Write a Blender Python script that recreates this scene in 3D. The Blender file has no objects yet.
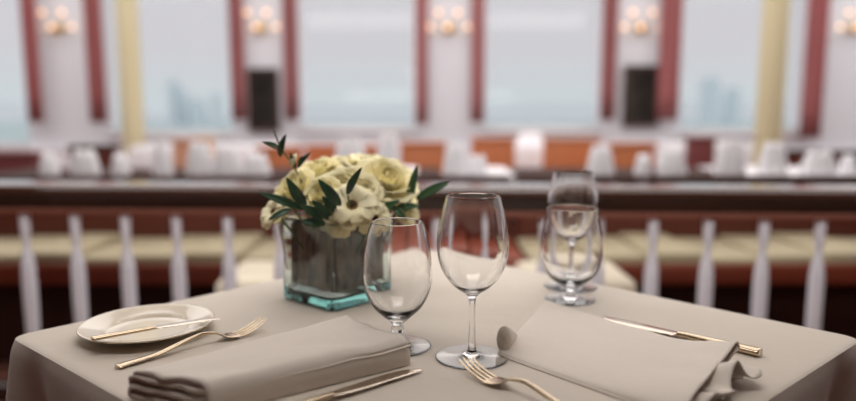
import bpy, bmesh, math, random
from mathutils import Vector, Matrix, noise
random.seed(7)
S = bpy.context.scene
COL = S.collection
PI = math.pi

# ------------------------------------------------------------------ camera
CAMH, PITCH, F = 1.057, math.radians(7.14), 670.0
cam_d = bpy.data.cameras.new('camera'); cam = bpy.data.objects.new('camera', cam_d); COL.objects.link(cam)
cam.location = (0, 0, CAMH); cam.rotation_euler = (math.radians(90) - PITCH, 0, 0)
cam_d.sensor_width = 36; cam_d.lens = 36 * F / 856
cam_d.clip_start = .02; cam_d.clip_end = 5000
cam_d.dof.use_dof = True; cam_d.dof.focus_distance = 0.875; cam_d.dof.aperture_fstop = 1.4
S.camera = cam

def ray(x, y):
    u = (x - 428) / F; v = (y - 200.5) / F
    return Vector((u, math.cos(PITCH) - v * math.sin(PITCH), -(math.sin(PITCH) + v * math.cos(PITCH))))
def P(x, y, z=.75):                       # the point of the photograph on a level at height z
    d = ray(x, y); t = (CAMH - z) / -d.z
    return Vector((d.x * t, d.y * t, z))
def Q(x, y, Y):                           # the same on an upright plane at distance Y
    d = ray(x, y); t = Y / d.y
    return Vector((d.x * t, Y, CAMH + d.z * t))

# ------------------------------------------------------------------ materials
def mat(name, color, rough=.6, metal=0, spec=.5, coat=0, bump=None, var=None, sheen=0, trans=0, ior=1.5, sss=0):
    m = bpy.data.materials.new(name); m.use_nodes = True
    nt = m.node_tree; b = nt.nodes['Principled BSDF']
    b.inputs['Base Color'].default_value = (*color, 1); b.inputs['Roughness'].default_value = rough
    b.inputs['Metallic'].default_value = metal; b.inputs['Specular IOR Level'].default_value = spec
    b.inputs['Coat Weight'].default_value = coat; b.inputs['Coat Roughness'].default_value = .06; b.inputs['Coat IOR'].default_value = 2.0 if coat == 1 else 1.5
    b.inputs['Transmission Weight'].default_value = trans; b.inputs['IOR'].default_value = ior
    b.inputs['Sheen Weight'].default_value = sheen
    if sss:
        b.inputs['Subsurface Weight'].default_value = sss; b.inputs['Subsurface Radius'].default_value = (.01, .008, .005)
    tc = nt.nodes.new('ShaderNodeTexCoord')
    if var:                                # var = (scale, second colour, stretch)
        mp = nt.nodes.new('ShaderNodeMapping'); mp.inputs['Scale'].default_value = var[2] if len(var) > 2 else (1, 1, 1)
        n = nt.nodes.new('ShaderNodeTexNoise'); n.inputs['Scale'].default_value = var[0]; n.inputs['Detail'].default_value = 6
        r = nt.nodes.new('ShaderNodeValToRGB'); r.color_ramp.elements[0].position = .35; r.color_ramp.elements[1].position = .65
        r.color_ramp.elements[0].color = (*color, 1); r.color_ramp.elements[1].color = (*var[1], 1)
        nt.links.new(tc.outputs['Object'], mp.inputs[0]); nt.links.new(mp.outputs[0], n.inputs['Vector'])
        nt.links.new(n.outputs['Fac'], r.inputs[0]); nt.links.new(r.outputs[0], b.inputs['Base Color'])
    if bump:                               # bump = [(scale, strength, distance), ...]
        prev = None
        for sc, st, di in bump:
            n = nt.nodes.new('ShaderNodeTexNoise'); n.inputs['Scale'].default_value = sc; n.inputs['Detail'].default_value = 3
            nt.links.new(tc.outputs['Object'], n.inputs['Vector'])
            bp = nt.nodes.new('ShaderNodeBump'); bp.inputs['Strength'].default_value = st; bp.inputs['Distance'].default_value = di
            nt.links.new(n.outputs['Fac'], bp.inputs['Height'])
            if prev: nt.links.new(prev.outputs[0], bp.inputs['Normal'])
            prev = bp
        nt.links.new(prev.outputs[0], b.inputs['Normal'])
    return m
def emit(name, color, strength):
    m = bpy.data.materials.new(name); m.use_nodes = True; b = m.node_tree.nodes['Principled BSDF']
    b.inputs['Base Color'].default_value = (*color, 1)
    b.inputs['Emission Color'].default_value = (*color, 1); b.inputs['Emission Strength'].default_value = strength
    return m

M = {}
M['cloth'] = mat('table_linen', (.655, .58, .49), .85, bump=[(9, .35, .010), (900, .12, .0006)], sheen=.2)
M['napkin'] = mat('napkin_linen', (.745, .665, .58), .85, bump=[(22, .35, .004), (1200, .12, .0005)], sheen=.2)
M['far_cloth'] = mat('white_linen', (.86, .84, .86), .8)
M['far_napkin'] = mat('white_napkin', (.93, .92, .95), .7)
M['steel'] = mat('warm_steel', (.62, .50, .35), .16, 1)
M['steel_blade'] = mat('blade_steel', (.66, .58, .48), .13, 1)
M['china'] = mat('cream_china', (.72, .62, .47), .22, coat=.7)
M['glass'] = mat('clear_glass', (1, 1, 1), 0, trans=1, ior=1.48)
M['rail'] = mat('dark_varnished_wood', (.040, .018, .012), .25, coat=.4, var=(6, (.022, .010, .007), (.4, 6, 6)))
M['rail_top'] = mat('varnished_rail_wood', (.10, .04, .024), .06, coat=1, var=(6, (.07, .03, .016), (.4, 6, 6)))
M['rail_lip'] = mat('reddish_wood', (.26, .09, .06), .35)
M['baluster'] = mat('painted_baluster', (.90, .88, .95), .4)
M['brown'] = mat('brown_leather', (.28, .060, .028), .45, bump=[(60, .3, .003)])
M['red_brown'] = mat('red_brown_leather', (.13, .028, .016), .45, bump=[(60, .3, .003)])
M['orange'] = mat('tan_orange_leather', (.58, .19, .07), .45, bump=[(60, .3, .003)])
M['tan'] = mat('tan_leather', (.62, .32, .20), .5, bump=[(60, .3, .003)])
M['maroon'] = mat('maroon_leather', (.19, .05, .05), .45, bump=[(60, .3, .003)])
M['amber'] = mat('amber_leather', (.62, .30, .08), .5)
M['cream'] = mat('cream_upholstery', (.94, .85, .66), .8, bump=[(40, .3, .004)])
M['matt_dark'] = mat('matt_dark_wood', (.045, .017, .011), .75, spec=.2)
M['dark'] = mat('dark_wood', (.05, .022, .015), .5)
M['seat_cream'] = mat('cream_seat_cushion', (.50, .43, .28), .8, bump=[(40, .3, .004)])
M['carpet'] = mat('dark_carpet', (.19, .065, .04), .95, var=(30, (.14, .045, .03)))
M['wall'] = mat('painted_wall', (.80, .82, .87), .8, bump=[(20, .1, .004)])
M['panelling'] = mat('dark_red_panelling', (.20, .075, .05), .5)
M['wainscot'] = mat('painted_wainscot', (.92, .88, .92), .6)
M['ceil'] = mat('ceiling_plaster', (.7, .68, .65), .9)
M['curtain'] = mat('burgundy_curtain', (.54, .19, .19), .85, sheen=.4, var=(3, (.42, .13, .13), (6, 6, .3)))
M['column'] = mat('cream_column_paint', (.66, .58, .36), .55)
M['frame'] = mat('white_window_frame', (.92, .91, .93), .5)
M['black'] = mat('black_gloss', (.02, .018, .017), .15, var=(2.5, (.05, .045, .04)))
M['brass'] = mat('brass', (.60, .42, .20), .3, 1)
M['bulb'] = emit('lit_warm_bulb', (1, .64, .40), 1.7)
M['petal'] = mat('cream_petal', (.98, .87, .48), .7, var=(18, (.98, .91, .58)))
M['petal2'] = mat('pale_petal', (.98, .91, .62), .7, var=(18, (.97, .87, .54)))
M['pollen'] = mat('dark_flower_centre', (.05, .03, .015), .9, bump=[(400, .8, .002)])
M['pollen_y'] = mat('brown_flower_ring', (.30, .17, .05), .9, bump=[(500, .8, .002)])
M['leaf'] = mat('dark_green_leaf', (.022, .065, .030), .42, var=(25, (.04, .10, .045)))
M['leaf2'] = mat('mid_green_leaf', (.07, .17, .07), .45, var=(25, (.05, .12, .05)))
M['stem'] = mat('green_stem', (.10, .17, .06), .6)
M['lining'] = mat('brown_leaf_wrap', (.30, .20, .14), .6, var=(60, (.03, .02, .016), (1, 1, .35)), bump=[(50, .5, .004)])
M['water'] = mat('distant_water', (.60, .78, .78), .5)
M['hill'] = mat('hazy_hills', (.86, .94, .96), 1)  # distance haze is put into this pale colour
M['tower'] = mat('hazy_towers', (.86, .93, .96), 1)  # paled towards the sky colour to stand in for haze

vg = mat('teal_glass', (.94, .985, .975), .01, trans=1, ior=1.5)
va = vg.node_tree.nodes.new('ShaderNodeVolumeAbsorption')
va.inputs['Color'].default_value = (.01, .42, .38, 1); va.inputs['Density'].default_value = 13
vg.node_tree.links.new(va.outputs[0], vg.node_tree.nodes['Material Output'].inputs['Volume'])
M['vase'] = vg

pn = bpy.data.materials.new('window_pane_glass'); pn.use_nodes = True
nt = pn.node_tree; nt.nodes.clear()
o_ = nt.nodes.new('ShaderNodeOutputMaterial'); mx = nt.nodes.new('ShaderNodeMixShader'); tr = nt.nodes.new('ShaderNodeBsdfTransparent')
gl = nt.nodes.new('ShaderNodeBsdfGlossy'); gl.inputs['Roughness'].default_value = .02; fr = nt.nodes.new('ShaderNodeFresnel')
mh = nt.nodes.new('ShaderNodeMath'); mh.operation = 'MULTIPLY'; mh.inputs[1].default_value = .3
nt.links.new(fr.outputs[0], mh.inputs[0]); nt.links.new(mh.outputs[0], mx.inputs[0])
nt.links.new(tr.outputs[0], mx.inputs[1]); nt.links.new(gl.outputs[0], mx.inputs[2]); nt.links.new(mx.outputs[0], o_.inputs[0])
M['pane'] = pn

# ------------------------------------------------------------------ object helpers
def obj(name, bm, m, parent=None, smooth=True, mods=()):
    me = bpy.data.meshes.new(name)
    bmesh.ops.recalc_face_normals(bm, faces=bm.faces)
    bm.to_mesh(me); bm.free()
    me.materials.append(M[m] if isinstance(m, str) else m)
    if smooth:
        for p in me.polygons: p.use_smooth = True
        try: me.set_sharp_from_angle(angle=math.radians(42))
        except Exception: pass
    o = bpy.data.objects.new(name, me); COL.objects.link(o)
    for k, kw in mods:
        md = o.modifiers.new(k.lower(), k)
        for a, b in kw.items(): setattr(md, a, b)
    if parent: o.parent = parent
    return o
def tag(o, label, cat, group=None, kind=None):
    o['label'] = label; o['category'] = cat
    if group: o['group'] = group
    if kind: o['kind'] = kind
    return o
def thing(name, label, cat, loc=(0, 0, 0), rz=0, group=None):
    o = bpy.data.objects.new(name, None); COL.objects.link(o); o.empty_display_size = .05
    o.location = loc; o.rotation_euler = (0, 0, rz)
    return tag(o, label, cat, group)
def struct(name, bm, m, smooth=False):
    o = obj(name, bm, m, None, smooth); o['kind'] = 'structure'; return o
def copy_tree(o, parent=None):
    c = o.copy(); COL.objects.link(c)
    if parent: c.parent = parent
    for ch in list(o.children): copy_tree(ch, c)
    return c

# ------------------------------------------------------------------ mesh helpers
def box(bm, x0, x1, y0, y1, z0, z1, bev=0, mtx=None):
    vs = [bm.verts.new((x, y, z)) for x in (x0, x1) for y in (y0, y1) for z in (z0, z1)]
    fs = [(0, 1, 3, 2), (4, 6, 7, 5), (0, 4, 5, 1), (2, 3, 7, 6), (0, 2, 6, 4), (1, 5, 7, 3)]
    faces = [bm.faces.new([vs[i] for i in f]) for f in fs]
    if bev:
        ed = list({e for f in faces for e in f.edges})
        r = bmesh.ops.bevel(bm, geom=ed, offset=bev, segments=3, profile=.5, affect='EDGES')
        vs = list({v for f in r['faces'] for v in f.verts} | {v for v in vs if v.is_valid})
    if mtx:
        for v in vs: v.co = mtx @ v.co
    return bm
def nbox(*a, **k): return box(bmesh.new(), *a, **k)
def lathe(prof, seg=48, bm=None, mtx=None):
    bm = bm or bmesh.new(); rings = []
    for r, z in prof:
        if r < 1e-6: rings.append([bm.verts.new((0, 0, z))])
        else: rings.append([bm.verts.new((r * math.cos(2 * PI * i / seg), r * math.sin(2 * PI * i / seg), z)) for i in range(seg)])
    for a, b in zip(rings, rings[1:]):
        for i in range(seg):
            j = (i + 1) % seg
            f = [a[i % len(a)], a[j % len(a)], b[j % len(b)], b[i % len(b)]]
            u = []
            for v in f:
                if v not in u: u.append(v)
            if len(u) > 2: bm.faces.new(u)
    if mtx:
        for r in rings:
            for v in r: v.co = mtx @ v.co
    return bm
def smoothprof(pts, n=5):
    out = []
    for i in range(len(pts) - 1):
        p0 = pts[max(i - 1, 0)]; p1 = pts[i]; p2 = pts[i + 1]; p3 = pts[min(i + 2, len(pts) - 1)]
        for k in range(n):
            t = k / n
            out.append(tuple(.5 * ((2 * b) + (-a + c) * t + (2 * a - 5 * b + 4 * c - d) * t * t + (-a + 3 * b - 3 * c + d) * t ** 3)
                             for a, b, c, d in zip(p0, p1, p2, p3)))
    out.append(tuple(pts[-1])); return out
def loft(bm, rings, close=True, cap=True):
    R = [[bm.verts.new(p) for p in r] for r in rings]
    n = len(R[0])
    for a, b in zip(R, R[1:]):
        for i in range(n if close else n - 1):
            j = (i + 1) % n; bm.faces.new((a[i], a[j], b[j], b[i]))
    if cap and close:
        bm.faces.new(R[0][::-1]); bm.faces.new(R[-1])
    return bm
def tube(bm, pts, rad, seg=8):
    pts = [Vector(p) for p in pts]; rings = []; up = Vector((0, 0, 1))
    for i, p in enumerate(pts):
        d = (pts[min(i + 1, len(pts) - 1)] - pts[max(i - 1, 0)]).normalized()
        a = d.cross(up)
        if a.length < .05: a = d.cross(Vector((1, 0, 0)))
        a.normalize(); b = a.cross(d)
        r = rad[i] if isinstance(rad, (list, tuple)) else rad
        rings.append([p + (a * math.cos(2 * PI * k / seg) + b * math.sin(2 * PI * k / seg)) * r for k in range(seg)])
    return loft(bm, rings)
def grid(bm, fn, nu, nv):
    V = [[bm.verts.new(fn(i / nu, j / nv)) for j in range(nv + 1)] for i in range(nu + 1)]
    for i in range(nu):
        for j in range(nv): bm.faces.new((V[i][j], V[i + 1][j], V[i + 1][j + 1], V[i][j + 1]))
    return bm

# ================================================================== ROOM
YW = 9.0                                  # the window wall
def px(x, Y=YW): return Q(x, 117, Y).x
struct('floor', nbox(-8, 8, -3, YW + .3, -.1, 0), 'carpet')
struct('ceiling', nbox(-8, 8, -3, YW + .3, 3.5, 3.6), 'ceil')
def side_wall(name, x0, x1, n0):
    bm = bmesh.new(); ys = [(1.2, 3.2), (4.0, 6.0), (6.5, 8.5)]; e = [-3] + [v for p in ys for v in p] + [YW + .3]
    for i in range(0, len(e), 2): box(bm, x0, x1, e[i], e[i + 1], 0, 3.5)
    for a, b in ys: box(bm, x0, x1, a, b, 0, .9); box(bm, x0, x1, a, b, 3.15, 3.5)
    struct(name, bm, 'wall')
    xm = (x0 + x1) / 2
    for i, (a, b) in enumerate(ys):
        bm = bmesh.new()
        for u0, u1, v0, v1 in ((a, a + .04, .9, 3.15), (b - .04, b, .9, 3.15), (a, b, .9, .95), (a, b, 3.1, 3.15)): box(bm, xm - .03, xm + .03, u0, u1, v0, v1)
        w_ = struct('window_%d' % (n0 + i), bm, 'frame')  # unseen side windows, added for side light and brighter glass edges
        obj('pane', nbox(xm - .003, xm + .003, a + .04, b - .04, .95, 3.1), 'pane', w_, False)
struct('wall_near', nbox(-8, 8, -3.2, -3, 0, 3.5), 'panelling')
WINSIDE = 1
wins = [(-75, 28), (108, 232), (300, 415), (485, 600), (680, 800), (872, 950)]
ZS = [Q(428, y, YW).z for y in (146, 134, 129, 129, 132, 132)]
ZT = 3.15
bm = bmesh.new(); edges = [-8]
for a, b in wins: edges += [px(a), px(b)]
edges.append(8)
for i in range(0, len(edges), 2): box(bm, edges[i], edges[i + 1], YW, YW + .25, 0, 3.5)
for (a, b), zs in zip(wins, ZS):
    box(bm, px(a), px(b), YW, YW + .25, ZT, 3.5)
    box(bm, px(a), px(b), YW, YW + .25, 0, zs)
struct('wall_far', bm, 'wall')
bm = bmesh.new()
box(bm, -8, 8, YW - .03, YW - .002, 0, .60)
box(bm, -8, 8, YW - .05, YW - .002, .60, .64, .008)
struct('trim_1', bm, 'wainscot')
for n, ((a, b), zs) in enumerate(zip(wins, ZS), 1):
    x0, x1 = px(a), px(b); bm = bmesh.new()
    for u0, u1, v0, v1 in ((x0, x0 + .025, zs, ZT), (x1 - .025, x1, zs, ZT), (x0, x1, zs, zs + .05), (x0, x1, ZT - .05, ZT)):
        box(bm, u0, u1, YW + .10, YW + .16, v0, v1)
    box(bm, x0 - .04, x1 + .04, YW - .07, YW + .1, zs - .04, zs, .006)
    w = struct('window_%d' % n, bm, 'frame')
    p = obj('pane', nbox(x0 + .025, x1 - .025, YW + .125, YW + .131, zs + .05, ZT - .05), 'pane', w, False)

side_wall('wall_left', -8.2, -8, 7); side_wall('wall_right', 8, 8.2, 10)
# curtains: pleated cloth either side of the windows
def curtain(xa, xb, yb, label):
    x0, x1 = px(xa, 8.8), px(xb, 8.8); zb = Q(428, yb, 8.8).z; n = 6
    def fn(u, v):
        x = x0 + (x1 - x0) * u
        return (x, 8.8 + .035 * math.sin(u * n * 2 * PI) * (1 - .25 * v) + .01 * math.sin(u * 9), 3.2 + (zb - 3.2) * v)
    t = thing('curtain', label, 'curtain', (0, 0, 0), 0, 'burgundy curtains beside the tall windows')
    t.location = ((x0 + x1) / 2, 8.8, zb)
    bm = grid(bmesh.new(), fn, 48, 6)
    for v in bm.verts: v.co -= Vector(t.location)
    obj('drape', bm, 'curtain', t, True, [('SOLIDIFY', dict(thickness=.006))])
    bm = bmesh.new(); tube(bm, [(x0 - .04 - t.location.x, 0, 3.24 - zb), (x1 + .04 - t.location.x, 0, 3.24 - zb)], .015)
    obj('curtain_rod', bm, 'brass', t)
for a in [(28, 44, 122, 'burgundy curtain nearest the left edge of the photo'),
          (90, 108, 122, 'burgundy curtain just left of the left cream column'),
          (232, 247, 120, 'burgundy curtain left of the first dark wall panel'),
          (285, 300, 120, 'burgundy curtain right of the first dark wall panel'),
          (415, 428, 124, 'burgundy curtain on the right side of the middle window'),
          (470, 484, 122, 'burgundy curtain on the left side of the window behind the wine glasses'),
          (600, 615, 120, 'burgundy curtain left of the black wall panel'),
          (657, 678, 120, 'broad burgundy curtain right of the black wall panel'),
          (801, 822, 138, 'dark burgundy curtain right of the right cream column, longer than the rest')]:
    curtain(*a)

# columns
def column(xp, w, Y, label):
    c = px(xp, Y); r = w / 2 / F * Y * .94
    t = thing('column', label, 'column', (c, Y, 0))
    obj('shaft', lathe([(r, .28), (r * 1.01, .5), (r, 1.5), (r * .95, 3.25)]), 'column', t)
    obj('column_base', lathe([(0, 0), (r * 1.35, 0), (r * 1.35, .16), (r * 1.2, .2), (r * 1.2, .23), (r, .28)]), 'column', t)
    obj('capital', lathe([(r * .95, 3.25), (r * 1.25, 3.32), (r * 1.25, 3.36), (r * 1.45, 3.4), (r * 1.45, 3.499), (0, 3.499)]), 'column', t)
column(132.5, 22, 7.9, 'pale yellow round column standing at the left before a tall window')
column(769.5, 27, 6.6, 'pale yellow round column standing at the right before a tall window')

# dark wall panels
def wall_panel(xa, xb, ya, yb, label):
    x0, x1 = px(xa), px(xb); z1, z0 = Q(428, ya, YW - .1).z, Q(428, yb, YW - .1).z
    t = thing('wall_panel', label, 'wall panel', ((x0 + x1) / 2, YW - .002, z0))
    w, h = (x1 - x0) / 2, z1 - z0
    bm = bmesh.new()
    for u0, u1, v0, v1 in ((-w, -w + .05, 0, h), (w - .05, w, 0, h), (-w + .05, w - .05, 0, .05), (-w + .05, w - .05, h - .05, h)):
        box(bm, u0, u1, -.09, 0, v0, v1, .006)
    obj('panel_frame', bm, 'dark', t)
    obj('panel_face', nbox(-w + .05, w - .05, -.05, -.002, .05, h - .05), 'black', t)
wall_panel(250, 280, 68, 131, 'dark framed panel on the wall above the flowers, under a lit sconce')
wall_panel(622, 656, 65, 126, 'dark framed panel on the wall right of the glasses, under a lit sconce')

# sconces
def sconce(label):
    t = thing('wall_sconce', label, 'wall lamp', (0, 0, 0), 0, 'five bulb wall sconces between the windows')
    obj('backplate', lathe([(0, 0), (.07, 0), (.075, .01), (.05, .02), (.02, .03), (0, .03)], 24, mtx=Matrix.Rotation(PI / 2, 4, 'X')), 'brass', t)
    k = YW / F
    for dx, dy in ((-11, -14), (8, -14), (-19, 0), (-3, 0), (17, 0)):
        x, z = dx * k, -dy * k * .95
        pts = smoothprof([(0, -.02, 0), (x * .4, -.09, -.06), (x * .85, -.13, -.08 + z * .5), (x, -.14, z - .035)], 5)
        bm = bmesh.new(); tube(bm, pts, .007)
        a = obj('arm', bm, 'brass', t)
        lathe_b = lathe([(0, 0), (.012, .002), (.016, .012), (.020, .016), (0, .016)], 16, mtx=Matrix.Translation((x, -.14, z - .04)))
        obj('bulb_cup', lathe_b, 'brass', a)
        prof = [(0, -.028)] + [(.028 * math.cos(q), .028 * math.sin(q)) for q in [(-60 + 15 * i) * PI / 180 for i in range(1, 9)]] + [(.010, .034), (0, .045)]
        obj('bulb', lathe(prof, 20, mtx=Matrix.Translation((x, -.14, z))), 'bulb', t)
    return t
sc0 = sconce('')
for i, (x, lb) in enumerate([(66, 'lit brass sconce on the wall left of the left cream column'), (264, 'lit brass sconce above the dark panel over the flowers'),
                        (449, 'lit brass sconce above the tall wine glass, between two wide windows'), (637, 'lit brass sconce above the dark panel at the right'),
                        (846, 'lit brass sconce at the right edge of the photo')]):
    o = sc0 if i == 0 else copy_tree(sc0)
    o['label'] = lb; o.location = (px(x), YW - .002, Q(428, 28.5, YW).z)

# outside
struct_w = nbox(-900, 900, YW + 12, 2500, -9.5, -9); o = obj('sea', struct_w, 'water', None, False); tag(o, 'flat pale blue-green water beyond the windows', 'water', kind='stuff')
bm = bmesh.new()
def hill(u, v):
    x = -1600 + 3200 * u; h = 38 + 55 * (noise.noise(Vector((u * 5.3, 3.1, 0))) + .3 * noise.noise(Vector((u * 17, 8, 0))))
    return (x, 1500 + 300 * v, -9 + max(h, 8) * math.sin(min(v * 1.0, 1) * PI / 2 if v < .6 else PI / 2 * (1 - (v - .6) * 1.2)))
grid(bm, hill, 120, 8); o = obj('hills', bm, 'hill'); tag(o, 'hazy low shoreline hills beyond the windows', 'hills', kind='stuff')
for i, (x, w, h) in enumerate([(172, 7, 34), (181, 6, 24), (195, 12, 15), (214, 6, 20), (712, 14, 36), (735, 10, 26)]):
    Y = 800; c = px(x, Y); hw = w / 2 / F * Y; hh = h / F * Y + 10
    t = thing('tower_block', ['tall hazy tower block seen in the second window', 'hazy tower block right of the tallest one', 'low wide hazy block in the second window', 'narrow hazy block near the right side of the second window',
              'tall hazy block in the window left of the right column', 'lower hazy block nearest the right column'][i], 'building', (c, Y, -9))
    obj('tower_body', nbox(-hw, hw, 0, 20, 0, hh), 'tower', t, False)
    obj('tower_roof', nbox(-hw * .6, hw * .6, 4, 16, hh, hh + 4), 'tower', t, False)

# ================================================================== RAILING
RL, RR = Q(-90, 216, 2.20), Q(950, 216, 2.03)
RL.z = RR.z = 0
rd = (RR - RL).normalized(); rang = math.atan2(rd.y, rd.x); rlen = (RR - RL).length
rail = thing('railing', 'dark varnished wooden railing with pale painted balusters running behind the table', 'railing', RL, rang)
zb = Q(428, 216, 2.11).z; zt = Q(428, 186.5, 2.11).z
def rail_sec(y0, y1, z0, z1, r):
    pts = []
    for cy, cz, a0 in ((y1 - r, z1 - r, 0), (y0 + r, z1 - r, 90), (y0 + r, z0 + r, 180), (y1 - r, z0 + r, 270)):
        for k in range(5):
            a = math.radians(a0 + k * 22.5); pts.append((cy + r * math.cos(a), cz + r * math.sin(a)))
    return pts
def beam(name, m, y0, y1, z0, z1, r):
    s = rail_sec(y0, y1, z0, z1, r); bm = bmesh.new()
    loft(bm, [[(x, a, b) for a, b in s] for x in (0, rlen)]); return obj(name, bm, m, rail)
beam('handrail', 'rail_top', 0, .15, zt - .036, zt, .0175)
beam('rail_face', 'rail', .012, .138, zb + .012, zt - .034, .006)
beam('rail_lip', 'rail_lip', .006, .144, zb - .004, zb + .013, .004)
beam('bottom_rail', 'rail', .01, .09, .08, .14, .01)
prof = smoothprof([(.0165, zb - .003), (.0165, zb - .03), (.0150, zb - .07), (.0115, zb - .105), (.0125, zb - .125), (.019, zb - .16), (.0225, zb - .20), (.0225, zb - .32), (.019, zb - .5), (.014, .2), (.014, .14)], 4)
bal = None
xa, xb = 26, 820
pa, pb = Q(xa, 216, 2.225), Q(xb, 216, 2.092)
ua = (Vector((pa.x, pa.y, 0)) - RL).dot(rd); ub = (Vector((pb.x, pb.y, 0)) - RL).dot(rd)
st = (ub - ua) / 15
for i in range(-2, 18):
    u = ua + i * st
    if u < .03 or u > rlen - .03: continue
    if bal is None: bal = obj('baluster', lathe(prof[::-1], 24), 'baluster', rail); o = bal
    else: o = bal.copy(); COL.objects.link(o)
    o.location = (u, .036, 0)

# ================================================================== BENCHES BEHIND THE RAILING
def padded(bm, x0, x1, y0, y1, z0, z1, r): box(bm, x0, x1, y0, y1, z0, z1, r)
def bench(xa, xb, seat_mat, label, cw=.235, Yf=2.70, trim0=0):
    x0, x1 = px(xa, Yf), px(xb, Yf)
    t = thing('bench', label, 'bench', ((x0 + x1) / 2, Yf, 0)); w = (x1 - x0) / 2
    obj('bench_base', nbox(-w, w, .10, .56, 0, .435, .01), 'matt_dark', t)  # dark colour stands in for the shade below the seat front
    obj('front_board', nbox(-w, w, 0, .10, .365, .455, .015), 'brown', t)
    n = max(1, round(2 * w / cw)); c = 2 * w / n
    for i in range(n):
        a = -w + i * c
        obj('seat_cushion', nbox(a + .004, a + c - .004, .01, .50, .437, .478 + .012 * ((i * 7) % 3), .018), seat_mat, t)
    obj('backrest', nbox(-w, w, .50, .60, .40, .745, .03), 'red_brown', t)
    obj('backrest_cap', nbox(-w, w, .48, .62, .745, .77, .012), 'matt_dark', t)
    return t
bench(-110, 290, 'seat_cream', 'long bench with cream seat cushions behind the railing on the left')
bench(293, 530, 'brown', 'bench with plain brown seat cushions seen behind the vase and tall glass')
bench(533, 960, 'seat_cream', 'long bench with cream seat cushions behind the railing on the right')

def ottoman(xa, xb, z, Y0, label):
    x0, x1 = px(xa, 2.4), px(xb, 2.4); w = (x1 - x0) / 2; d = 2.69 - Y0
    t = thing('ottoman', label, 'ottoman', ((x0 + x1) / 2, Y0, 0), 0, 'cream ottomans between railing and benches')
    bm = nbox(-w, w, 0, d, z - .13, z, .035)
    obj('cushion', bm, 'cream', t)
    obj('ottoman_base', nbox(-w + .01, w - .01, .01, d - .01, .14, z - .13, .02), 'cream', t)
    for sx in (-1, 1):
        for sy in (.05, d - .05):
            bm = bmesh.new(); tube(bm, [(sx * (w - .05), sy, .145), (sx * (w - .04), sy, 0)], [.018, .012]); obj('leg', bm, 'dark', t)
ottoman(212, 288, .478, 2.33, 'cream ottoman beyond the railing, left of the vase')
ottoman(412, 452, .49, 2.36, 'cream ottoman beyond the railing, seen between the two nearest glasses')
ottoman(526, 640, .478, 2.33, 'wide cream ottoman beyond the railing, behind the goblet pair')

# ================================================================== DINING ROOM: booths, tables, napkins
def booth(xa, xb, ytop, Y, m, label, cap=None):
    x0, x1 = px(xa, Y), px(xb, Y); w = (x1 - x0) / 2; zt_ = Q(428, ytop, Y).z
    t = thing('booth_seat', label, 'booth seat', ((x0 + x1) / 2, Y, 0))
    obj('backrest', nbox(-w, w, 0, .12, .06, zt_ - .03, .025), m, t)
    obj('backrest_cap', nbox(-w - .01, w + .01, -.01, .13, zt_ - .032, zt_, .012), cap or m, t)
    obj('seat', nbox(-w, w, .12, .60, .36, .47, .03), m, t)
    obj('seat_base', nbox(-w + .02, w - .02, .12, .56, .0, .36), 'dark', t)
for a in [(-30, 33, 152, 5.2, 'maroon', 'dark red booth back at the far left edge'),
          (66, 112, 145, 5.2, 'red_brown', 'red-brown booth back left of the left cream column', 'dark'),
          (170, 188, 140, 6.6, 'tan', 'small tan booth back right of the left cream column'),
          (193, 209, 138, 6.6, 'amber', 'narrow amber booth back beside the small tan one'),
          (255, 300, 146, 5.4, 'orange', 'orange booth back behind the left side of the flowers'),
          (305, 378, 145, 6.0, 'orange', 'wide orange booth back behind the top of the flowers'),
          (400, 446, 142, 5.6, 'orange', 'orange booth back right of the flowers'),
          (472, 516, 138, 6.2, 'orange', 'orange booth back behind the rim of the tall wine glass'),
          (545, 602, 138, 6.2, 'orange', 'orange booth back behind the rear wine glass', 'tan'),
          (612, 658, 143, 5.4, 'orange', 'orange booth back below the right dark wall panel'),
          (690, 718, 137, 7.0, 'maroon', 'small maroon booth back in front of the fifth window'),
          (786, 870, 150, 5.4, 'red_brown', 'red-brown booth back at the far right', 'dark')]:
    booth(*a)

def dining_table(xc, Y, wpx, label, clabel=None):
    x = px(xc, Y); w = wpx / 2 / F * Y; d = .38
    t = thing('dining_table', label, 'table', (x, Y, 0))
    obj('tabletop', nbox(-w, w, -d, d, .72, .745, .004), 'matt_dark', t)
    obj('pedestal', lathe([(0, .03), (.03, .03), (.035, .3), (.03, .6), (min(.12, w * .8), .72), (0, .72)], 20), 'dark', t)
    fr_ = min(.25, w * .85)
    obj('table_foot', lathe([(0, 0), (fr_, 0), (fr_, .015), (.04, .035), (0, .035)], 28), 'dark', t)
    if not clabel: return
    e = .006; hd = .24; n = 20; bm = bmesh.new(); per = []
    for cx, cy, nx, ny in ((w, -d, 0, 1), (w, d, -1, 0), (-w, d, 0, -1), (-w, -d, 1, 0)):
        L = 2 * (d if nx == 0 else w)
        for k in range(n): per.append((cx + nx * L * k / n, cy + ny * L * k / n))
    rings = []
    for dz, off in ((0, -.02), (0, 0), (.008, e), (hd * .5, e + .012), (hd, e + .022)):
        ring = []
        for i, (a, b) in enumerate(per):
            l = math.hypot(a, b); f_ = off + dz * .06 * math.sin(i * 1.3)
            ring.append((a + (f_ if a > 0 else -f_) * (abs(a) >= w * .98), b + (f_ if b > 0 else -f_) * (abs(b) >= d * .98), .751 - dz))
        rings.append(ring)
    R = [[bm.verts.new(p) for p in r] for r in rings]
    for a, b in zip(R, R[1:]):
        for i in range(len(per)): bm.faces.new((a[i], a[(i + 1) % len(per)], b[(i + 1) % len(per)], b[i]))
    bm.faces.new(R[0])
    c = obj('tablecloth', bm, 'far_cloth'); c.location = (x, Y, 0); tag(c, clabel, 'tablecloth', 'white cloths in the dining room')
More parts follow.
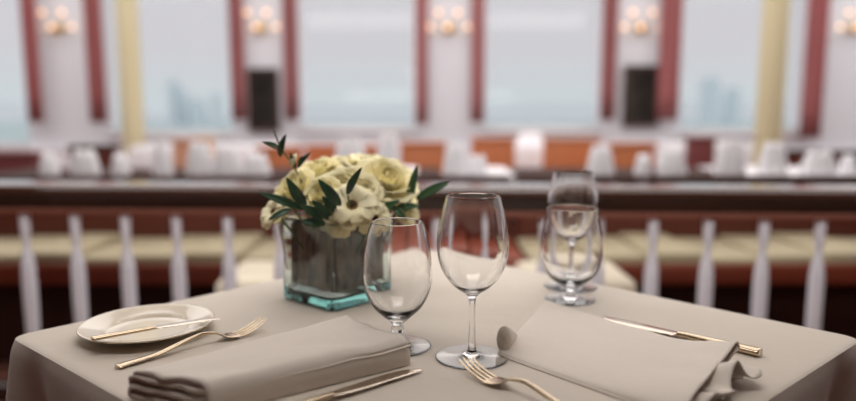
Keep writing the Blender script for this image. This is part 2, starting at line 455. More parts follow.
for a in [(55, 3.76, 120, 'bare dark wooden dining table at the far left'),
          (178, 3.76, 106, 'bare dark wooden dining table left of the flowers'),
          (263, 3.76, 56, 'small bare dark table just left of the flowers'),
          (365, 3.76, 100, 'dining table hidden behind the flowers under a white cloth', 'white tablecloth just behind the flowers'),
          (429, 3.76, 22, 'small bare dark table right of the flowers'),
          (482, 3.76, 58, 'small dining table behind the tall wine glass under a cream cloth', 'cream tablecloth behind the tall wine glass'),
          (545, 3.76, 58, 'small bare dark table behind the pair of glasses'),
          (614, 3.76, 70, 'bare dark table right of the pair of glasses'),
          (690, 3.76, 74, 'bare dark wooden table in front of the fifth window'),
          (790, 3.76, 120, 'dining table at the far right under a white cloth', 'white tablecloth at the far right of the dining room'),
          (190, 7.4, 90, 'distant dining table right of the left column', 'distant white tablecloth right of the left column'),
          (395, 7.4, 80, 'distant dining table under the middle window', 'distant white tablecloth under the middle window'),
          (535, 7.4, 60, 'distant dining table under the fourth window', 'distant white tablecloth under the fourth window'),
          (705, 7.9, 80, 'distant dining table under the fifth window', 'distant white tablecloth under the fifth window'),
          (270, 7.4, 40, 'distant dining table under the left dark panel', 'distant white tablecloth under the left dark panel')]:
    dining_table(*a)

# standing folded napkins
def nap_mesh(w, h):
    bm = bmesh.new(); n = 40; rings = []
    for k in range(9):
        v = k / 8
        s = (1 - .42 * v ** 1.6) * (1 if v < .9 else .8)
        rings.append([((w / 2) * s * math.cos(2 * PI * i / n) * (1 + .07 * math.cos(i * 2 * PI / n * 8) * (1 - v * .3)),
                       (.05) * s * math.sin(2 * PI * i / n) * (1 + .12 * math.cos(i * 2 * PI / n * 8)), h * v - .012 * abs(math.sin(2 * PI * i / n)) * (v > .85)) for i in range(n)])
    loft(bm, rings); return bm
for x, yt, w, Y, z, lb in [
        (46, 153, 16, 3.50, .751, 'standing white napkin at the far left, beside the plain wall'), (82, 150, 27, 3.50, .751, 'broad white napkin left of the left cream column'),
        (118, 154, 16, 3.50, .751, 'small white napkin just left of the left cream column'), (160, 142, 18, 3.50, .751, 'distant white napkin right of the left column'),
        (198, 142, 24, 3.50, .751, 'white napkin below the amber booth back'), (226, 146, 27, 3.50, .751, 'white napkin in the middle of the cluster left of the flowers'),
        (255, 154, 24, 3.50, .751, 'white napkin nearest the flowers on their left'), (388, 134, 22, 3.50, .751, 'tall white napkin rising behind the flowers'),
        (350, 138, 30, 3.50, .751, 'wide white napkin behind the top of the flowers'),
        (456, 144, 22, 3.50, .751, 'white napkin right of the flowers'), (478, 156, 18, 3.50, .751, 'shorter white napkin above the tall wine glass'),
        (531, 134, 25, 7.3, .751, 'distant white napkin behind the rear wine glass'), (602, 146, 24, 3.50, .751, 'tall white napkin right of the rear wine glass'),
        (645, 155, 15, 3.50, .751, 'narrow white napkin right of the tall one'), (674, 149, 26, 3.50, .751, 'wide white napkin below the broad curtain'),
        (733, 140, 28, 3.50, .751, 'white napkin just left of the right cream column'), (776, 143, 26, 3.50, .751, 'square white napkin in front of the right cream column'),
        (822, 152, 33, 3.50, .751, 'widest white napkin at the right, beside the long curtain'), (852, 156, 12, 3.50, .751, 'white napkin at the right edge')]:
    yt -= 2; w *= 1.12; h = Q(428, yt, Y).z - z
    o = obj('standing_napkin', nap_mesh(w / F * Y, h), 'far_napkin'); o.location = (px(x, Y), Y, z)
    tag(o, lb, 'napkin', 'standing white napkins in the dining room')

# ================================================================== THE TABLE
TZ = .75
L, Fc, R, N = P(14, 336), P(422, 248.5), P(859, 338), P(468, 585)
cen = (L + Fc + R + N) / 4
tb = thing('restaurant_table', 'square dining table under a cream cloth in the foreground', 'table', (cen.x, cen.y, 0), 0)
ins = [(p - cen) * .985 for p in (L, N, R, Fc)]
bm = bmesh.new(); loft(bm, [[(p.x, p.y, z) for p in ins] for z in (TZ - .032, TZ - .004)])
obj('tabletop', bm, 'dark', tb, False)
obj('pedestal', lathe([(0, .03), (.04, .03), (.045, .3), (.04, .6), (.16, TZ - .033), (0, TZ - .033)], 24), 'dark', tb)
obj('table_foot', lathe([(0, 0), (.30, 0), (.30, .02), (.05, .04), (0, .04)], 32), 'dark', tb)

def cloth_mesh():
    cor = [L, N, R, Fc]; per = []         # list of (pos, outward normal, distance to nearest corner, index)
    r = .022
    for i in range(4):
        a, b = cor[i], cor[(i + 1) % 4]; e = (b - a); ln = e.length; e.normalize(); nrm = Vector((e.y, -e.x, 0))
        if nrm.dot(a - cen) < 0: nrm = -nrm
        n = 90
        for k in range(n + 1):
            s = r + (ln - 2 * r) * k / n
            c = min(s, ln - s); per.append((a + e * s, nrm, c, i * 10 + s))
        nb = cor[(i + 2) % 4]; e2 = (nb - b).normalized(); n2 = Vector((e2.y, -e2.x, 0))
        if n2.dot(b - cen) < 0: n2 = -n2
        p0 = b - e * r; p1 = b + e2 * r
        for k in range(1, 8):
            t = k / 8; q = p0 * (1 - t) ** 2 + b * 2 * t * (1 - t) + p1 * t * t
            per.append((q, (nrm * (1 - t) + n2 * t).normalized(), 0, i * 10 + ln - r + r * t))
    bm = bmesh.new(); rings = []
    for sc in (.03, .15, .3, .45, .6, .72, .82, .9, .95, .98):
        rings.append([cen + (p - cen) * sc + Vector((0, 0, .0)) for p, n, c, s in per])
    def drape(p, n, c, s, d):
        ed = min(d / .014, 1) * .008
        cf = math.exp(-(c / .055) ** 2)
        wave = .5 + .5 * math.sin(s * 23 + 1.3 * math.sin(s * 7))
        off = ed + d * (.02 + .13 * cf) + (d ** 1.2) * .12 * wave * (1 - cf) - d * .24 * math.exp(-((c - .085) / .035) ** 2)
        return p + n * off - Vector((0, 0, d))
    for d in (0, .002, .006, .012, .02, .035, .06, .09, .13, .18, .23, .28, .33, .38):
        ring = []
        for p, n, c, s in per:
            q = drape(p, n, c, s, d)
            if d <= .006: q = p + n * (.004 * d / .006) - Vector((0, 0, d * .25))
            ring.append(q)
        rings.append(ring)
    Rg = [[bm.verts.new(p) for p in rr] for rr in rings]; m = len(per)
    for a, b in zip(Rg, Rg[1:]):
        for i in range(m): bm.faces.new((a[i], a[(i + 1) % m], b[(i + 1) % m], b[i]))
    bm.faces.new(Rg[0]); return bm
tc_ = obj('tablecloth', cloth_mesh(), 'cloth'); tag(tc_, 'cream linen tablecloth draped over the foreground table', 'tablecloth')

# ------------------------------------------------------------------ stemware
def glass_thing(name, label, cat, loc, outer, inner, z_split, group=None, foot_r=None, seg=72):
    """outer: bottom centre -> rim; inner: rim -> bottom centre of the bowl."""
    t = thing(name, label, cat, loc, 0, group)
    pr = smoothprof(outer, 4) + smoothprof(inner, 4)
    obj('bowl', lathe(pr, seg), 'glass', t)
    return t
def wine(name, label, loc, k=1.0, dz=0):
    H = .212
    outer = [(0, .0), (.030, .0), (.0455, .0003), (.0462, .0009), (.0452, .0015), (.030, .0021), (.014, .0038), (.0062, .009), (.0045, .022), (.0040, .045),
             (.0042, .070), (.0055, .080), (.0110, .0865), (.024, .0955), (.0365, .110), (.0440, .128), (.0465, .146), (.0455, .163), (.0415, .186), (.0348, .2112), (.0343, .2120)]
    inner = [(.0334, .2110), (.0396, .186), (.0435, .163), (.0445, .146), (.0420, .129), (.0348, .1118), (.0235, .0985), (.0110, .0915), (.0, .0895)]
    f_ = lambda pr: [(a_ * .975 if b_ > .09 else a_, b_ * .983) for a_, b_ in pr]
    return glass_thing(name, label, 'wine glass', loc, f_(outer), f_(inner), .08)
def goblet(name, label, loc, H, kr, stem, foot, wm=None):
    a = stem
    def h(f): return a + (H - a) * f
    W = wm or .0465
    outer = [(0, 0), (foot * .6, 0), (foot - .0008, .0003), (foot, .0009), (foot - .001, .0016), (foot * .55, .0026), (.012, .006), (.0075, .012), (.0065, a * .55), (.0085, a * .72), (.0070, a * .86),
             (.010, h(.0)), (.020, h(.065)), (W * .74, h(.17)), (W * .94, h(.32)), (W, h(.48)), (W * .97, h(.68)), (W * .88, h(.87)), (kr, h(.996)), (kr - .0006, H)]
    inner = [(kr - .0015, h(.996)), (W * .88 - .0019, h(.87)), (W * .97 - .0020, h(.68)), (W - .0021, h(.48)), (W * .94 - .0021, h(.335)), (W * .74 - .0024, h(.195)), (.018, h(.105)), (.010, h(.07)), (0, h(.06))]
    return glass_thing(name, label, 'glass', loc, outer, inner, a)
g1 = P(471.8, 357.5, TZ); g1.z = TZ + .0006
wine('wine_glass', 'tallest and nearest wine glass on a long thin stem, right of the shorter one', g1)
g4 = P(570.5, 287, TZ); g4.z = TZ + .0006
o = wine('wine_glass', 'wine glass standing furthest back, behind the squat goblet', g4)
g2 = P(397.8, 346.5, TZ); g2.z = TZ + .0006
goblet('water_goblet', 'short stemmed goblet between the flower vase and the tallest wine glass', g2, .169, .0348, .034, .0440, .0460)
g3 = P(570, 300, TZ); g3.z = TZ + .0006
goblet('water_goblet', 'squat goblet with very short stem standing before the furthest wine glass', g3, .156, .0425, .018, .041, .0510)

# ------------------------------------------------------------------ plate
pc = P(148.5, 332.5, TZ); pc.z = TZ + .0006
pl = thing('bread_plate', 'small round cream bread plate on the left of the table', 'plate', pc)
obj('plate_body', lathe(smoothprof([(a_ * .94, b_) for a_, b_ in [(0, .001), (.048, .001), (.054, 0), (.058, .0015), (.064, .005), (.092, .0125), (.0965, .0142), (.0968, .0155), (.0955, .0162), (.090, .0155),
                       (.068, .0095), (.062, .0068), (.056, .0045), (.030, .0042), (0, .0042)]], 4), 96), 'china', pl)

# ------------------------------------------------------------------ cutlery
def sec(cx, hw, th, z, n=14, y=0):
    return [(cx, y + hw * math.copysign(abs(math.cos(2 * PI * i / n)) ** .7, math.cos(2 * PI * i / n)), z + th * .5 * math.copysign(abs(math.sin(2 * PI * i / n)) ** .8, math.sin(2 * PI * i / n))) for i in range(n)]
def strip(st, y=0):
    st = smoothprof(st, 5); return loft(bmesh.new(), [sec(s, max(w, .0002), max(t, .0003), z, y=y + dy) for s, w, t, z, dy in st])
def place(t, a, b):                      # local +x runs from point a to point b
    d = b - a; t.location = a
    x = d.normalized(); y = Vector((0, 0, 1)).cross(x).normalized(); z = x.cross(y)
    t.rotation_euler = Matrix((x, y, z)).transposed().to_euler()
def fork(label, a, b):
    t = thing('dinner_fork', label, 'fork', (0, 0, 0), 0, 'forks on the table'); Lg = (b - a).length; k = Lg / .21
    H = [(0, .0040, .0022, .0015, 0), (.001, .0078, .0036, .002, 0), (.012, .0075, .0034, .0022, 0), (.05, .0055, .0040, .004, 0), (.09, .0036, .0046, .0120, 0), (.115, .0028, .0046, .0155, 0), (.135, .0034, .0038, .0120, 0)]
    obj('handle', strip([(s * k, w, q, z, d) for s, w, q, z, d in H]), 'steel', t)
    Hd = [(.134, .0034, .0038, .0122, 0), (.143, .0085, .0028, .0070, 0), (.152, .0120, .0024, .0042, 0), (.163, .0128, .0022, .0028, 0), (.166, .0128, .0020, .0027, 0)]
    obj('head', strip([(s * k, w, q, z, d) for s, w, q, z, d in Hd]), 'steel', t)
    for i in range(4):
        y = (i - 1.5) * .0068
        T = [(.164, .0023, .0020, .0027, 0), (.175, .0021, .0020, .0030, 0), (.190, .0018, .0018, .0070, 0), (.203, .0014, .0015, .0130, 0), (.210, .0006, .0008, .0175, 0)]
        obj('tine', strip([(s * k, w, q, z, d) for s, w, q, z, d in T], y * .98), 'steel', t)
    place(t, a, b); return t
def knife(label, a, b, roll=0, small=False, wide=1):
    t = thing('table_knife', label, 'knife', (0, 0, 0), 0, 'knives on the table'); Lg = (b - a).length; k = Lg
    H = [(0, .0045, .004, .004, 0), (.004, .0078, .0072, .0042, 0), (.06, .0076, .0070, .0044, 0), (.30, .0062, .0064, .0046, 0), (.44, .0050, .0060, .0046, 0), (.475, .0048, .0056, .0044, 0)]
    sm = .78 if small else wide
    obj('handle', strip([(s * k, w * sm, q * sm, z, d) for s, w, q, z, d in H]), 'steel', t)
    B = [(.470, .0050, .0048, .0044, 0), (.50, .0078, .0024, .0040, .001), (.60, .0092, .0018, .0036, .001), (.80, .0096, .0016, .0032, .001), (.90, .0085, .0014, .0030, 0), (.96, .0058, .0012, .0028, -.0025), (.99, .0026, .0010, .0027, -.0055), (1.0, .0006, .0008, .0026, -.0075)]
    obj('blade', strip([(s * k, w * sm, q * sm, z, d) for s, w, q, z, d in B]), 'steel_blade', t)
    place(t, a, b)
    if roll:
        t.rotation_euler = (t.rotation_euler.to_matrix() @ Matrix.Rotation(roll, 3, 'X')).to_euler()
    return t
def on(x, y, dz=0): return P(x, y, TZ + dz)
fork('fork lying between the bread plate and the left napkin', on(117, 368, .001), on(264, 329, .001))
fh, ft = on(600, 427, .0015), on(465, 370.5, .0015)
d = (ft - fh).normalized(); fork('fork with tines beside the foot of the tallest wine glass', ft - d * .205, ft)
knife('knife resting across the bread plate', P(92, 342, TZ + .0185), P(219, 319.5, TZ + .0185), 0, True)
kt, kh = on(418, 370.5, .0012), on(318, 403.5, .0012)
d = (kt - kh).normalized(); knife('knife along the front edge of the left napkin', kt - d * .235, kt)
knife('knife lying behind the right napkin with its handle beyond it', on(760, 355.5, .0012), on(601, 319, .0012), 0, wide=1.3)

# ------------------------------------------------------------------ folded napkins
def folded(name, label, A, B, C, D, prof, zs, nu=40, wob=0.002, jag=None, zadd=None, thick=.0014, extra=False):
    """A,B = start edge (v=0, v=1), D,C = end edge; prof = list of (v, z) through the folded layers."""
    pr = smoothprof(prof, 6); bm = bmesh.new(); n = len(pr) - 1
    def fn(u, w):
        v, z = pr[round(w * n)]; z *= zs(u)
        uu = u
        if jag: uu = jag(u, w)
        p = (A * (1 - v) + B * v) * (1 - uu) + (D * (1 - v) + C * v) * uu
        if zadd: z += zadd(u, v, w)
        q = noise.noise(Vector((uu * 5, v * 4, w * 3))) * wob * (z / .02)
        return Vector((p.x + q, p.y + q, TZ + .0012 + max(z + q * .6, 0)))
    grid(bm, fn, nu, n)
    if extra:                              # loose ruffled layers showing at the open end
        ex = ((C - B).normalized() + (D - A).normalized()).normalized()
        for k, (va, vb, ph, am, out, up) in enumerate([(.86, .30, .4, .011, .040, .012), (.80, .12, 2.2, .007, .024, .005)]):
            def fr(a, t):
                v = va + (vb - va) * a; p = D * (1 - v) + C * v
                g = -.035 + (.035 + out * (.75 + .35 * math.sin(a * 8 + ph)) * math.sin(PI * (.12 + .8 * a)) ** .5) * t
                z = (up + am * (1 + math.sin(a * 12 + ph + t * 1.5)) * t) * (.35 + .65 * min(1, a * 5)) * (.4 + .6 * min(1, (1 - a) * 5))
                p = p + ex * g; return Vector((p.x + .004 * math.sin(a * 15), p.y, TZ + .0025 + k * .0006 + z))
            grid(bm, fr, 40, 14)
    if extra:                              # the rolled fold standing at the pointed end
        c0 = P(504, 352.5, TZ); dr = (B - c0).normalized(); sd = Vector((dr.y, -dr.x, 0))
        def fc(a, t):
            t = -.14 + 1.14 * t; k = (1 - .9 * t) ** .8 if t > 0 else math.sqrt(max(.001, 1 - (t / .14) ** 2)); th = 2 * PI * a
            return c0 + Vector((.0085 * math.sin(th) * k, 0, 0)) + dr * (.055 * t) + Vector((0, 0, .0022 + .0165 * ((1 if t < 0 else k) - k * math.cos(th))))
        grid(bm, fc, 28, 20)
    o = obj(name, bm, 'napkin', None, True, [('SOLIDIFY', dict(thickness=thick, offset=1)), ])
    return tag(o, label, 'napkin', 'folded linen napkins on the foreground table')
# left napkin: v runs from the front long side to the back
A = P(204, 415, TZ); B = P(131, 400, TZ); C = P(340, 339, TZ); D = P(404, 364, TZ)
prof = []
for k in range(5):
    z0 = .0006 + .0047 * k; fl = [(.96, z0), (.5, z0), (.03, z0)]; fl = fl if k % 2 == 0 else fl[::-1]
    prof += fl + [((-.01, z0 + .00235) if k % 2 == 0 else (.985, z0 + .00235))]
prof += [(.95, .0243), (.5, .0252), (.10, .0262), (-.01, .0238), (-.045, .015), (-.04, .006), (-.03, .0008)]
folded('napkin', 'thick folded linen napkin at the left, beside a knife and a fork', A, B, C, D, prof, lambda u: 1.12 + .04 * u, wob=.003,
       jag=lambda u, w: u + (1 - u) ** 6 * .004 * math.sin(w * 19) * (1 if w < .78 else 0) - .012 * u ** 8 * math.sin(w * 17), thick=.0048)
# right napkin: u from the pointed left end to the ruffled right end
A = P(499, 353, TZ); B = P(547, 304, TZ); C = P(738, 369, TZ); D = P(686, 420, TZ)
prof = [(1.0, .0005), (.5, .0005), (.0, .0005), (-.012, .002), (.02, .0035), (.4, .004), (.80, .004), (.88, .007), (.80, .010), (.5, .009), (.22, .010), (.16, .014), (.24, .018), (.50, .015), (.72, .018), (.86, .030), (.93, .034),
        (.985, .030), (.95, .034), (.85, .0372), (.7, .0335), (.5, .029), (.3, .0255), (.12, .021), (.01, .012), (-.02, .003)]
folded('napkin', 'folded linen napkin at the right with a loose ruffled end', A, B, C, D, prof, lambda u: .17 + .70 * max(0, (u - .15) / .85) ** 2.8, nu=60, wob=.006,
       jag=lambda u, w: u + u ** 8 * (.04 * math.sin(w * 11 - .2) if w < .62 else 0), extra=True)

# ------------------------------------------------------------------ vase
vL, vF = P(287, 297, TZ), P(338, 312, TZ)
e = (vF - vL); e.z = 0; vs = .138; e.normalize(); nn = Vector((-e.y, e.x, 0))
vc = (vL + vF) / 2 + nn * (vs / 2 - .013); vc.z = TZ + .0006
vase = thing('glass_vase', 'square teal tinted glass vase holding the cream flowers', 'vase', vc, math.atan2(e.y, e.x))
def rsq(h, r, z, n=8):
    pts = []
    for cx, cy, a0 in ((h - r, h - r, 0), (-h + r, h - r, 90), (-h + r, -h + r, 180), (h - r, -h + r, 270)):
        for k in range(n + 1):
            a = math.radians(a0 + 90 * k / n); pts.append((cx + r * math.cos(a), cy + r * math.sin(a), z))
    return pts
bm = bmesh.new()
H = .142; h0 = vs / 2
rings = [rsq(h0 - .008, .014, 0), rsq(h0 - .002, .016, .002), rsq(h0, .018, .008), rsq(h0 - .0005, .018, .03), rsq(h0 - .001, .018, .05), rsq(h0, .018, .075), rsq(h0 + .0015, .018, .10), rsq(h0 + .003, .018, .12), rsq(h0 + .004, .019, .136), rsq(h0 + .005, .019, H - .002), rsq(h0 + .004, .018, H),
         rsq(h0 + .0015, .016, H), rsq(h0 - .0005, .015, H - .003), rsq(h0 - .003, .014, .10), rsq(h0 - .006, .013, .05), rsq(h0 - .008, .012, .022), rsq(h0 - .015, .010, .016)]
for k, r_ in enumerate(rings):
    if 2 <= k <= 8 or 12 <= k <= 14:
        rings[k] = [(x * (1 + .05 * noise.noise(Vector((x * 30, y * 30, z * 20)))), y * (1 + .05 * noise.noise(Vector((y * 30, x * 30, z * 20 + 5)))), z) for x, y, z in r_]
loft(bm, rings); obj('vase_body', bm, 'vase', vase)
li = thing('leaf_lining', 'brown leaf wrap standing inside the teal glass vase', 'leaf wrap', vc + Vector((0, 0, .0235)), vase.rotation_euler.z)
for k in range(4):
    bm = bmesh.new()
    def fn(u, v, k=k):
        h = h0 - .0145 - .001 * (k % 2); s = (u - .5) * 2 * (h - .004)
        return Matrix.Rotation(k * PI / 2, 3, 'Z') @ Vector((s, -h + .0015 * math.sin(u * 14 + k), .004 + .098 * v + .006 * math.sin(u * 9 + k * 2) * v))
    grid(bm, fn, 16, 8); obj('wrap_leaf', bm, 'lining', li, True, [('SOLIDIFY', dict(thickness=.0012))])

# ------------------------------------------------------------------ flowers
base = vc + Vector((0, 0, .03))
def orient(n):
    z = n.normalized(); x = Vector((0, 1, 0)).cross(z)
    if x.length < .1: x = Vector((1, 0, 0)).cross(z)
    x.normalize(); return Matrix((x, z.cross(x), z)).transposed().to_4x4()
def stem_bm(t, p, n):
    inv = (Matrix.Translation(p) @ orient(n)).inverted(); b = base + Vector(((p.x - base.x) * .18, (p.y - base.y) * .18, 0))
    b.x += .004 * math.sin(p.x * 900); pts = smoothprof([tuple(p - n.normalized() * .004), tuple(p * .6 + b * .4 - n.normalized() * .012), tuple(p * .25 + b * .75), tuple(b)], 4)
    bm = bmesh.new(); tube(bm, [inv @ Vector(q) for q in pts], .0022, 6); obj('stem', bm, 'stem', t)
def rose(label, p, n, r, m='petal', grp='cream roses in the vase'):
    r *= 1.14
    t = thing('rose', label, 'flower', (0, 0, 0), 0, grp); t.matrix_world = Matrix.Translation(p) @ orient(n)
    cnt = 0
    for ring, (npet, ro, hh, curl, wd) in enumerate([(3, .16, .62, -.1, 1.3), (4, .30, .66, .0, 1.1), (5, .48, .66, .12, .95), (6, .70, .58, .28, .80), (7, .92, .40, .42, .66)]):
        for k in range(npet):
            ph = 2 * PI * k / npet + ring * 1.1 + random.uniform(-.15, .15); rr = ro * random.uniform(.93, 1.07); h2 = hh * random.uniform(.92, 1.06); q = random.random() * 9
            bm = bmesh.new()
            def fn(u, v):
                s = (u - .5) * 2; wv = wd * (math.sin(min(v * 1.25, 1) * PI / 2) ** .7) * (1 - .22 * max(0, v - .75) * 4 * s * s)
                a = ph + s * wv
                R_ = rr * (math.sin(min(v, 1) * PI / 2) ** .8) * (1 + .04 * math.sin(s * 5 + q)) + curl * max(0, v - .62) ** 1.5 * 1.8
                z = h2 * v ** 1.15 - (curl * .55) * max(0, v - .75) * 1.6 - .10 * s * s * v + .025 * math.sin(s * 7 + q) * v
                return (R_ * r * math.cos(a), R_ * r * math.sin(a), (z - .1) * r)
            grid(bm, fn, 10, 9); obj('petal', bm, m, t, True, [('SOLIDIFY', dict(thickness=.0006))])
    stem_bm(t, p, n); return t
def daisy(label, p, n, r):
    t = thing('daisy', label, 'flower', (0, 0, 0), 0, 'open cream flowers in the vase'); t.matrix_world = Matrix.Translation(p) @ orient(n)
    for ring in range(2):
        np_ = 8
        for k in range(np_):
            ph = 2 * PI * (k + ring * .5) / np_ + random.uniform(-.06, .06); rl = r * (1 - .14 * ring) * random.uniform(.9, 1.05); lift = .10 + .22 * ring + random.uniform(-.05, .05)
            def fn(u, v):
                s = (u - .5) * 2; w = .33 * r * (math.sin(PI * (.12 + .80 * v)) ** .6) * (1.15 if v > .5 else 1)
                x = .12 * r + rl * v; y = s * w; z = lift * r * math.sin(v * PI * .75) - .10 * r * v * v + .03 * r * s * s + .02 * r * math.sin(s * 8 + v * 5)
                c, s_ = math.cos(ph), math.sin(ph); return (x * c - y * s_, x * s_ + y * c, z)
            obj('petal', grid(bmesh.new(), fn, 6, 8), 'petal2', t, True, [('SOLIDIFY', dict(thickness=.0005))])
    obj('flower_ring', lathe([(.20 * r, .02 * r), (.24 * r, .10 * r), (.17 * r, .17 * r)], 24), 'pollen_y', t)
    obj('flower_centre', lathe([(.19 * r, .05 * r), (.19 * r, .14 * r), (.12 * r, .22 * r), (0, .24 * r)], 24), 'pollen', t)
    stem_bm(t, p, n)
vx, vy = vc.x, vc.y
def nd(x, y, z): return Vector((x, y, z))
for x, y, Y, r, n, m, lb in [
    (296, 192, 1.08, .036, (-.55, -.5, .7), 'petal', 'cream rose at the left of the bouquet'),
    (318, 176, 1.13, .038, (-.25, -.3, .9), 'petal', 'cream rose at the upper left of the bouquet'),
    (343, 172, 1.17, .040, (-.02, -.2, 1), 'petal2', 'pale rose at the top of the bouquet, furthest back'),
    (386, 184, 1.10, .044, (.30, -.55, .75), 'petal', 'largest cream rose at the right of the bouquet'),
    (370, 170, 1.16, .040, (.2, -.1, .95), 'petal2', 'pale rose at the upper right of the bouquet'),
    (346, 190, 1.07, .034, (-.1, -.75, .6), 'petal2', 'small pale rose just above the dark centred flower'),
    (405, 214, 1.12, .022, (.6, -.6, .4), 'petal2', 'smallest pale rose hanging over the right rim of the vase'),
    (400, 196, 1.15, .030, (.7, -.2, .6), 'petal', 'cream rose at the far right edge of the bouquet'),
    (290, 205, 1.12, .030, (-.75, -.3, .4), 'petal', 'cream rose low on the left of the bouquet'),
    (322, 196, 1.05, .028, (-.3, -.8, .55), 'petal', 'cream rose tucked between the dark leaves at the front'),
    (362, 192, 1.06, .028, (.1, -.8, .6), 'petal2', 'pale rose right of the slim upright leaf')]:
    rose(lb, Q(x, y, Y), Vector(n), r, m)
daisy('open cream flower with a dark centre at the front of the bouquet', Q(352, 206, 1.03), Vector((.12, -.75, .62)), .040)
daisy('open cream flower low at the left rim of the vase', Q(275, 212, 1.06), Vector((-.6, -.5, .60)), .030)
daisy('pale open flower drooping over the front of the vase', Q(340, 220, 1.035), Vector((-.1, -.9, .25)), .028)
daisy('pale open flower over the front right rim of the vase', Q(374, 218, 1.04), Vector((.3, -.9, .3)), .028)

def leaf_bm(a, b, w, bend=.12, face=None):
    a, b = Vector(a), Vector(b); w *= .78; x = b - a; ln = x.length; x.normalize(); f = Vector(face or (0, -1, .35)).normalized()
    y = f.cross(x).normalized(); z = x.cross(y)
    def fn(u, v):
        s = (v - .5) * 2; wd = w * (math.sin(PI * u ** .85) ** .75 if 0 < u < 1 else 0)
        return a + x * ln * u + y * s * wd + z * (bend * ln * math.sin(u * PI) + abs(s) * wd * .25)
    return grid(bmesh.new(), fn, 14, 6)
def sprig(label, stem_pts, leaves, m='leaf', bud=None):
    p0 = Vector(stem_pts[0]); t = thing('leaf_sprig', label, 'leaves', p0, 0, 'leaf sprigs in the bouquet')
    bm = bmesh.new(); tube(bm, [Vector(q) - p0 for q in smoothprof([tuple(q) for q in stem_pts], 5)], .0013, 6); obj('stem', bm, 'stem', t)
    for a, b, w, *k in leaves:
        bm = leaf_bm(a - p0, b - p0, w, *(k or ())); obj('leaf', bm, m, t, True, [('SOLIDIFY', dict(thickness=.0005))])
    if bud:
        bb = lathe([(0, 0), (.0045, .004), (.0055, .011), (.003, .019), (0, .023)], 16, mtx=Matrix.Translation(bud - p0) @ Matrix.Rotation(.5, 4, 'Y')); obj('bud', bb, 'petal2', t)
inn = lambda x, y, Y: Q(x, y, Y)
sprig('tall thin sprig rising above the left of the bouquet', [inn(318, 212, 1.10), inn(303, 185, 1.08), inn(293, 165, 1.07), inn(281, 148, 1.06), inn(274, 131, 1.05)],
      [(inn(280, 149, 1.06), inn(262, 142, 1.03), .0055), (inn(280, 157, 1.06), inn(286, 134, 1.04), .0070), (inn(296, 168, 1.07), inn(290, 152, 1.06), .0045),
       (inn(298, 168, 1.07), inn(311, 152, 1.05), .0050), (inn(300, 166, 1.07), inn(302, 156, 1.05), .0045)], bud=inn(290, 166, 1.065))
sprig('broad dark leaf in front of the left roses', [inn(316, 222, 1.06), inn(307, 210, 1.03)], [(inn(306, 208, 1.025), inn(286, 177, 1.0), .0110)])
sprig('long low leaf reaching out to the left of the bouquet', [inn(322, 218, 1.06), inn(300, 208, 1.02)], [(inn(304, 210, 1.02), inn(258, 192, 1.0), .0080), (inn(292, 209, 1.01), inn(268, 220, .99), .0065)])
sprig('pointed dark leaf in the middle left of the bouquet', [inn(345, 222, 1.04), inn(338, 206, 1.02)], [(inn(341, 206, 1.01), inn(318, 179, .99), .0105), (inn(336, 212, 1.01), inn(322, 196, 1.0), .0095)])
sprig('slim upright dark leaf in front of the top roses', [inn(350, 212, 1.03), inn(348, 196, 1.0)], [(inn(347, 195, 1.0), inn(362, 167, .98), .0075)])
sprig('cluster of dark leaves above the vase rim', [inn(332, 226, 1.07), inn(330, 210, 1.03)],
      [(inn(325, 218, 1.02), inn(300, 205, 1.0), .010), (inn(332, 220, 1.02), inn(312, 200, 1.0), .010), (inn(326, 224, 1.02), inn(300, 221, 1.0), .009), (inn(345, 222, 1.03), inn(330, 198, 1.02), .009)])
sprig('fresh green leaf standing up at the right of the bouquet', [inn(396, 222, 1.12), inn(408, 205, 1.1)], [(inn(409, 202, 1.1), inn(417, 165, 1.08), .0085)], 'leaf2')
sprig('fresh green leaf pointing right beside the bouquet', [inn(398, 222, 1.12), inn(412, 203, 1.1)], [(inn(416, 199, 1.1), inn(450, 182, 1.09), .0095)], 'leaf2')
sprig('small dark leaves under the right roses', [inn(388, 224, 1.1), inn(398, 208, 1.08)], [(inn(396, 208, 1.08), inn(420, 206, 1.06), .008), (inn(392, 206, 1.07), inn(408, 222, 1.06), .007), (inn(380, 212, 1.06), inn(400, 200, 1.05), .008)], 'leaf2')

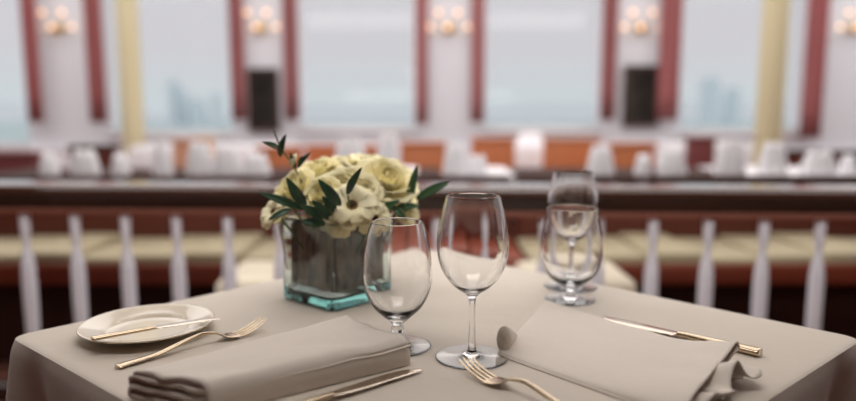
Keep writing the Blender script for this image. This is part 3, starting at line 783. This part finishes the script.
# ================================================================== LIGHT
w = bpy.data.worlds.new('world'); S.world = w; w.use_nodes = True; nt = w.node_tree
bg = nt.nodes['Background']; tcn = nt.nodes.new('ShaderNodeTexCoord'); sx = nt.nodes.new('ShaderNodeSeparateXYZ'); cr = nt.nodes.new('ShaderNodeValToRGB')
nt.links.new(tcn.outputs['Generated'], sx.inputs[0]); nt.links.new(sx.outputs['Z'], cr.inputs[0]); nt.links.new(cr.outputs[0], bg.inputs[0])
cr.color_ramp.elements[0].color = (.60, .68, .71, 1); cr.color_ramp.elements[0].position = 0.0
cr.color_ramp.elements[1].color = (.645, .635, .665, 1); cr.color_ramp.elements[1].position = .10
bg.inputs[1].default_value = 1.0
def area(name, loc, size, power, color, target, sy=None):
    l = bpy.data.lights.new(name, 'AREA'); l.energy = power; l.color = color; l.shape = 'RECTANGLE'; l.size = size; l.size_y = sy or size
    o = bpy.data.objects.new(name, l); COL.objects.link(o); o.location = loc
    o.rotation_euler = (Vector(target) - Vector(loc)).to_track_quat('-Z', 'Y').to_euler(); return o
area('fill_light_overhead', (-.3, 2.6, 3.4), 3.2, 5, (1, .95, .90), (0, 1.2, .75), 2.2)  # added soft overhead fill on the table, no known fixture
area('fill_light_walkway', (0, 1.3, 1.58), 4.2, 15, (1, .97, .94), (0, 2.3, .75), .3)  # added strip of fill to brighten the balusters, no real lamp hangs here
area('fill_light_flowers', (0, .62, 2.2), 1.2, 9.5, (1, .97, .94), (0, 1.1, .6), .5)  # added fill for the flower fronts and near cloth, not a real pendant
area('fill_light_room', (0, 6.4, 3.4), 15, 390, (1, .97, .96), (0, 6.4, 0), 4.6)  # added to supplement the weak window daylight, no fixture known
area('fill_light_bench', (0, 2.85, 3.2), 7, 66, (1, .95, .93), (0, 4.3, .8), .6)  # added to brighten the fronts of napkins and booths, no fixture known

S.cycles.use_denoising = True
S.cycles.max_bounces = 14; S.cycles.transmission_bounces = 12; S.cycles.transparent_max_bounces = 12
S.cycles.sample_clamp_indirect = 4
S.view_settings.view_transform = 'Standard'; S.view_settings.look = 'None'; S.view_settings.gamma = 1
S.view_settings.exposure = 0; S.view_settings.use_curve_mapping = False
